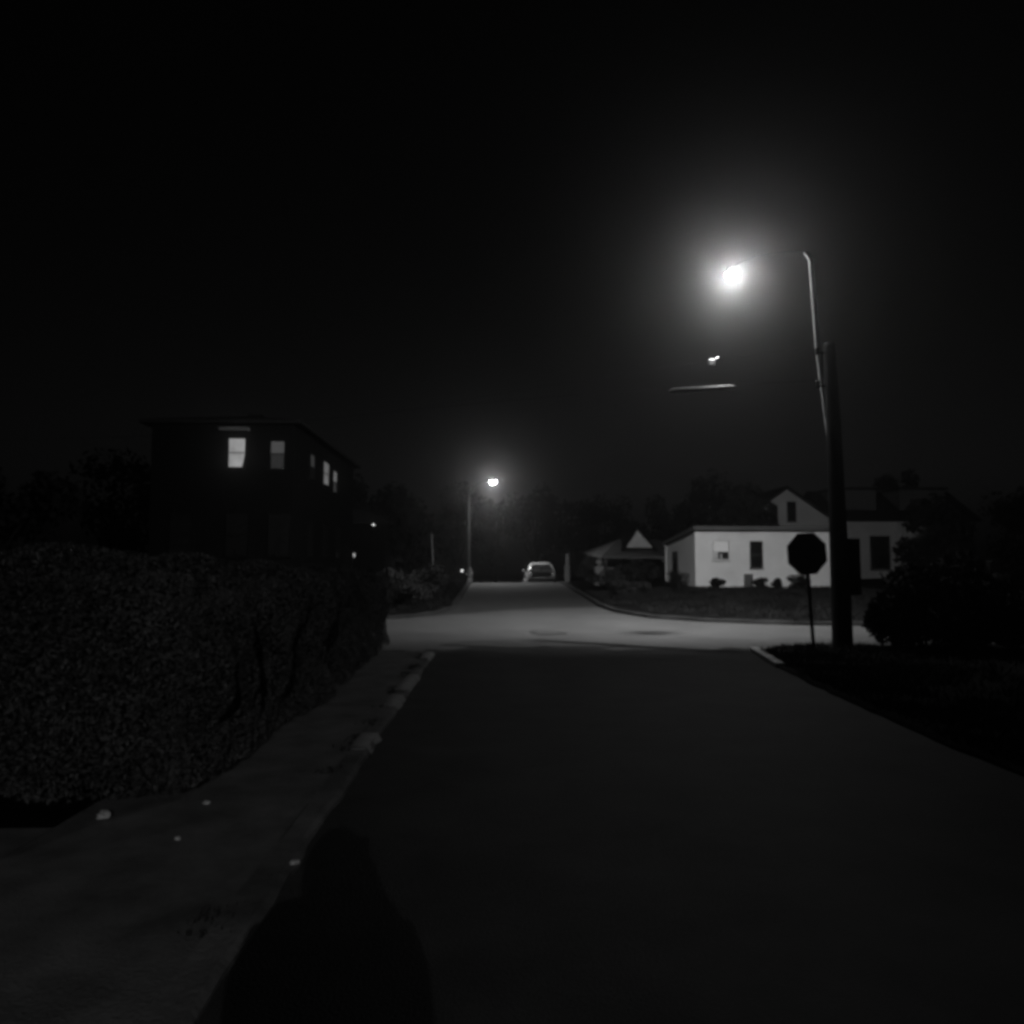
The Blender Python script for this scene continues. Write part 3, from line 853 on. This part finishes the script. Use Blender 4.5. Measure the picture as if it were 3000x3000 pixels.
a = on(p1, 4.88)
b = MB(); b.box(a.x - .08, a.x + .08, a.y - .05, a.y + .05, a.z - .13, a.z + .03, .03); b.tube([a + Vector((.08, 0, .03)), a + Vector((.16, 0, .06))], .03, 8)
o = b.build('cable_clamp', M_['closure']); tag(o, 'small pale box clamped on the upper overhead cable under the lamp', 'clamp')

# stub of pale kerb stone at the right corner
b = MB(); b.box(-.075, .075, -1.0, 1.0, -.12, .075, .02); b.box(-.075, .075, -1.55, -1.03, -.12, .068, .02)
o = b.build('kerb_stone', M_['stone_bright']); o.location = (4.90, 14.45, .02); o.rotation_euler = (0, 0, R(-9))
tag(o, 'pale kerb stone catching the light at the right street corner', 'kerb stone')

for (x_, y_, l_, lab_) in ((-1.12, 14.35, .55, 'pale kerb stone at the left corner of the near street'),
                          (-1.12, 11.0, .75, 'pale worn kerb stone on the left kerb, nearest to the corner one'),
                          (-1.12, 9.5, .4, 'short pale kerb stone on the left kerb beside the hedge'),
                          (-1.12, 7.3, .3, 'smallest pale kerb stone on the left kerb, nearest the shadow')):
    b = MB(); b.box(-.085, .088, -l_, l_, -.1, .03, .02)
    n_ = 14; vs = []; fs = []                       # worn, chipped top over the core
    for i_ in range(n_ + 1):
        yy = -l_ * .98 + 2 * l_ * .98 * i_ / n_
        a_ = noise.noise(Vector((yy * 5, x_, y_))); c_ = noise.noise(Vector((yy * 7, y_, 3)))
        vs += [(-.10 - .03 * c_, yy, .0), (-.06 - .03 * c_, yy, .034 + .008 * a_), (.06 + .03 * a_, yy, .034 + .008 * c_), (.105 + .03 * a_, yy, -.03)]
    for i_ in range(n_): fs += [(i_ * 4 + k, i_ * 4 + k + 1, i_ * 4 + 5 + k, i_ * 4 + 4 + k) for k in range(3)]
    b = MB(); b.add(vs, fs, True); b.box(-.07, .07, -l_ * .95, l_ * .95, -.1, .02)
    o = b.build('kerb_stone', M_['stone']); o.location = (x_, y_, .045); o.rotation_euler = (0, 0, R(random.uniform(-2, 2)))
    tag(o, lab_, 'kerb stone')

# litter on the pavement
def scrap(label, x, y, z, s, seed):
    rnd = random.Random(seed)
    bm = bmesh.new()
    bmesh.ops.create_icosphere(bm, subdivisions=2, radius=s)
    for v in bm.verts:
        v.co *= 1 + rnd.uniform(-.35, .35)
        v.co.z = max(v.co.z * .6, -s * .3)
    me = bpy.data.meshes.new('paper_scrap'); bm.to_mesh(me); bm.free()
    me.materials.append(M_['paper'])
    o = bpy.data.objects.new('paper_scrap', me); COL.objects.link(o)
    o.location = (x, y, z + s * .3)
    tag(o, label, 'litter', 'paper scraps on the pavement')
scrap('brightest crumpled paper scrap at the foot of the hedge end', -2.40, 5.18, .056, .04, 1)
scrap('small paper scrap on the open pavement left of the shadow', -1.78, 4.75, .056, .018, 2)
scrap('faint paper scrap at the hedge foot near the bend', -1.86, 5.45, .056, .022, 3)
scrap('paper scrap lying on the kerb beside the head of the shadow', -1.02, 4.35, .056, .024, 4)

# ------------------------------------------------------------------ the photographer (behind the camera; casts the shadow)
def skin_mesh(name, joints, edges, m, parent=None, sub=2):
    me = bpy.data.meshes.new(name)
    me.from_pydata([j[0] for j in joints], edges, [])
    o = bpy.data.objects.new(name, me)
    COL.objects.link(o)
    bm = bmesh.new(); bm.from_mesh(me); bm.verts.layers.skin.verify(); bm.to_mesh(me); bm.free()
    for i, j in enumerate(joints):
        r = j[1]
        me.skin_vertices[0].data[i].radius = r if isinstance(r, tuple) else (r, r)
        me.skin_vertices[0].data[i].use_root = (i == 0)
    sk = o.modifiers.new('skin', 'SKIN'); sk.use_smooth_shade = True
    sb = o.modifiers.new('sub', 'SUBSURF'); sb.levels = sub; sb.render_levels = sub
    me.materials.append(m)
    if parent: o.parent = parent
    return o
PX, PY = -.04, -.40
per = None
J = []; Eg = []
def j(p, r, par=None):
    J.append(((p[0], p[1], p[2]), r))
    if par is not None: Eg.append((par, len(J) - 1))
    return len(J) - 1
pel = j((0, 0, .95), (.17, .13))
sp = j((0, 0, 1.12), (.16, .12), pel)
cst = j((0, .01, 1.34), (.18, .13), sp)
nk = j((0, .02, 1.49), .065, cst)
hd0 = j((0, .03, 1.58), .085, nk)
hd1 = j((0, .03, 1.70), .085, hd0)
for s in (-1, 1):
    sh = j((s * .19, 0, 1.42), .075, cst)
    el = j((s * .235, .06, 1.15), .05, sh)
    wr = j((s * .11, .27, 1.43), .034, el)
    pa = j((s * .075, .32, 1.49), .036, wr)
    for k in range(4):
        f1 = j((s * .05, .335, 1.49 + k * .022), .010, pa)
        f2 = j((s * .02, .345, 1.495 + k * .022), .009, f1)
    t1 = j((s * .06, .30, 1.53), .011, pa)
    j((s * .03, .315, 1.55), .010, t1)
    hp = j((s * .09, 0, .88), .10, pel)
    kn = j((s * .11, .02, .50), .065, hp)
    an = j((s * .12, -.02, .10), .045, kn)
    j((s * .13, .14, .06), .042, an)
per = thing('person', 'person in a dark hooded jacket holding up a phone, seen only as a shadow', 'person', (PX, PY, .012))
bod = skin_mesh('body', J, Eg, M_['skin'], per)
def loft_rings(rings, n=28):
    # rings: (z, half width, half depth, y shift), an upright garment shell
    b = MB(); vs = []; fs = []
    for z, a, d, y in rings:
        for k in range(n):
            t = 2 * PI * k / n
            vs.append((a * math.cos(t), y + d * math.sin(t), z))
    for i in range(len(rings) - 1):
        for k in range(n):
            k2 = (k + 1) % n
            fs.append((i * n + k, i * n + k2, (i + 1) * n + k2, (i + 1) * n + k))
    fs += [tuple(reversed(range(n))), tuple(range((len(rings) - 1) * n, len(rings) * n))]
    return b.add(vs, fs, True)
b = loft_rings([(.76, .225, .17, 0), (.95, .225, .17, 0), (1.17, .235, .165, 0), (1.30, .258, .155, 0), (1.37, .278, .145, 0), (1.415, .262, .13, 0), (1.445, .21, .12, 0), (1.47, .125, .115, 0), (1.54, .095, .11, .01)])
for s in (-1, 1):
    b.tube([(s * .20, 0, 1.385), (s * .235, .02, 1.28), (s * .235, .06, 1.14), (s * .18, .16, 1.22), (s * .11, .27, 1.40)], [.085, .082, .07, .062, .05], 14)
b.build('jacket', M_['cloth'], per)
b = loft_rings([(1.47, .105, .13, -.01), (1.51, .108, .135, -.01), (1.56, .130, .145, -.01), (1.62, .128, .145, -.01), (1.67, .112, .13, -.015), (1.71, .088, .11, -.02), (1.745, .055, .07, -.03), (1.76, .02, .03, -.03)])
b.build('hood', M_['cloth'], per)
b = MB()
for s in (-1, 1):
    b.tube([(s * .09, 0, .86), (s * .11, .02, .5), (s * .12, -.02, .06)], [.115, .085, .07], 12)
b.build('trousers', M_['cloth'], per)
b = MB(); b.box(-.037, .037, -.045, -.037, 1.47, 1.615, .003)
ph = b.build('phone', M_['plastic']); tag(ph, 'phone held up by the person behind the view', 'phone')

# ------------------------------------------------------------------ haze box, added to give the lamps a round glow
hz = MB(); hz.box(-300, 300, -130, 300, -3.5, 14)
o = hz.build('haze', bpy.data.materials.new('lamp_glow_haze'))
tag(o, kind='stuff')
m = o.data.materials[0]; m.use_nodes = True
nt = m.node_tree; nt.nodes.remove(nt.nodes['Principled BSDF'])
pv = nt.nodes.new('ShaderNodeVolumePrincipled')
pv.inputs['Color'].default_value = (.9, .9, .9, 1)
pv.inputs['Density'].default_value = 0.0075
pv.inputs['Anisotropy'].default_value = 0.945
nt.links.new(pv.outputs['Volume'], nt.nodes['Material Output'].inputs['Volume'])
try: m.cycles.homogeneous_volume = True
except Exception: pass

# ------------------------------------------------------------------ night sky
w = bpy.data.worlds.new('World'); scene.world = w; w.use_nodes = True
nt = w.node_tree; bg = nt.nodes['Background']
sky = nt.nodes.new('ShaderNodeTexSky'); sky.sky_type = 'NISHITA'; sky.sun_disc = False
sky.sun_elevation = R(-5.0); sky.sun_rotation = R(8)
bw = nt.nodes.new('ShaderNodeRGBToBW')
nt.links.new(sky.outputs[0], bw.inputs[0]); nt.links.new(bw.outputs[0], bg.inputs['Color'])
bg.inputs['Strength'].default_value = 0.06

# ------------------------------------------------------------------ camera
cam = bpy.data.cameras.new('camera'); co = bpy.data.objects.new('camera', cam); COL.objects.link(co)
co.location = (0, 0, 1.6); co.rotation_euler = (R(94.0), 0, R(-1.55))
cam.sensor_width = 36; cam.lens = 36 * 1516 / 1932
cam.clip_start = .02; cam.clip_end = 2000
scene.camera = co

scene.render.engine = 'CYCLES'
scene.view_settings.view_transform = 'Standard'
scene.view_settings.look = 'None'
scene.view_settings.exposure = 0; scene.view_settings.gamma = 1
scene.cycles.use_denoising = True
scene.cycles.max_bounces = 5; scene.cycles.diffuse_bounces = 2; scene.cycles.glossy_bounces = 2; scene.cycles.volume_bounces = 0
scene.cycles.sample_clamp_indirect = 2.0
scene.cycles.pixel_filter_type = 'BLACKMAN_HARRIS'; scene.cycles.filter_width = 3.6
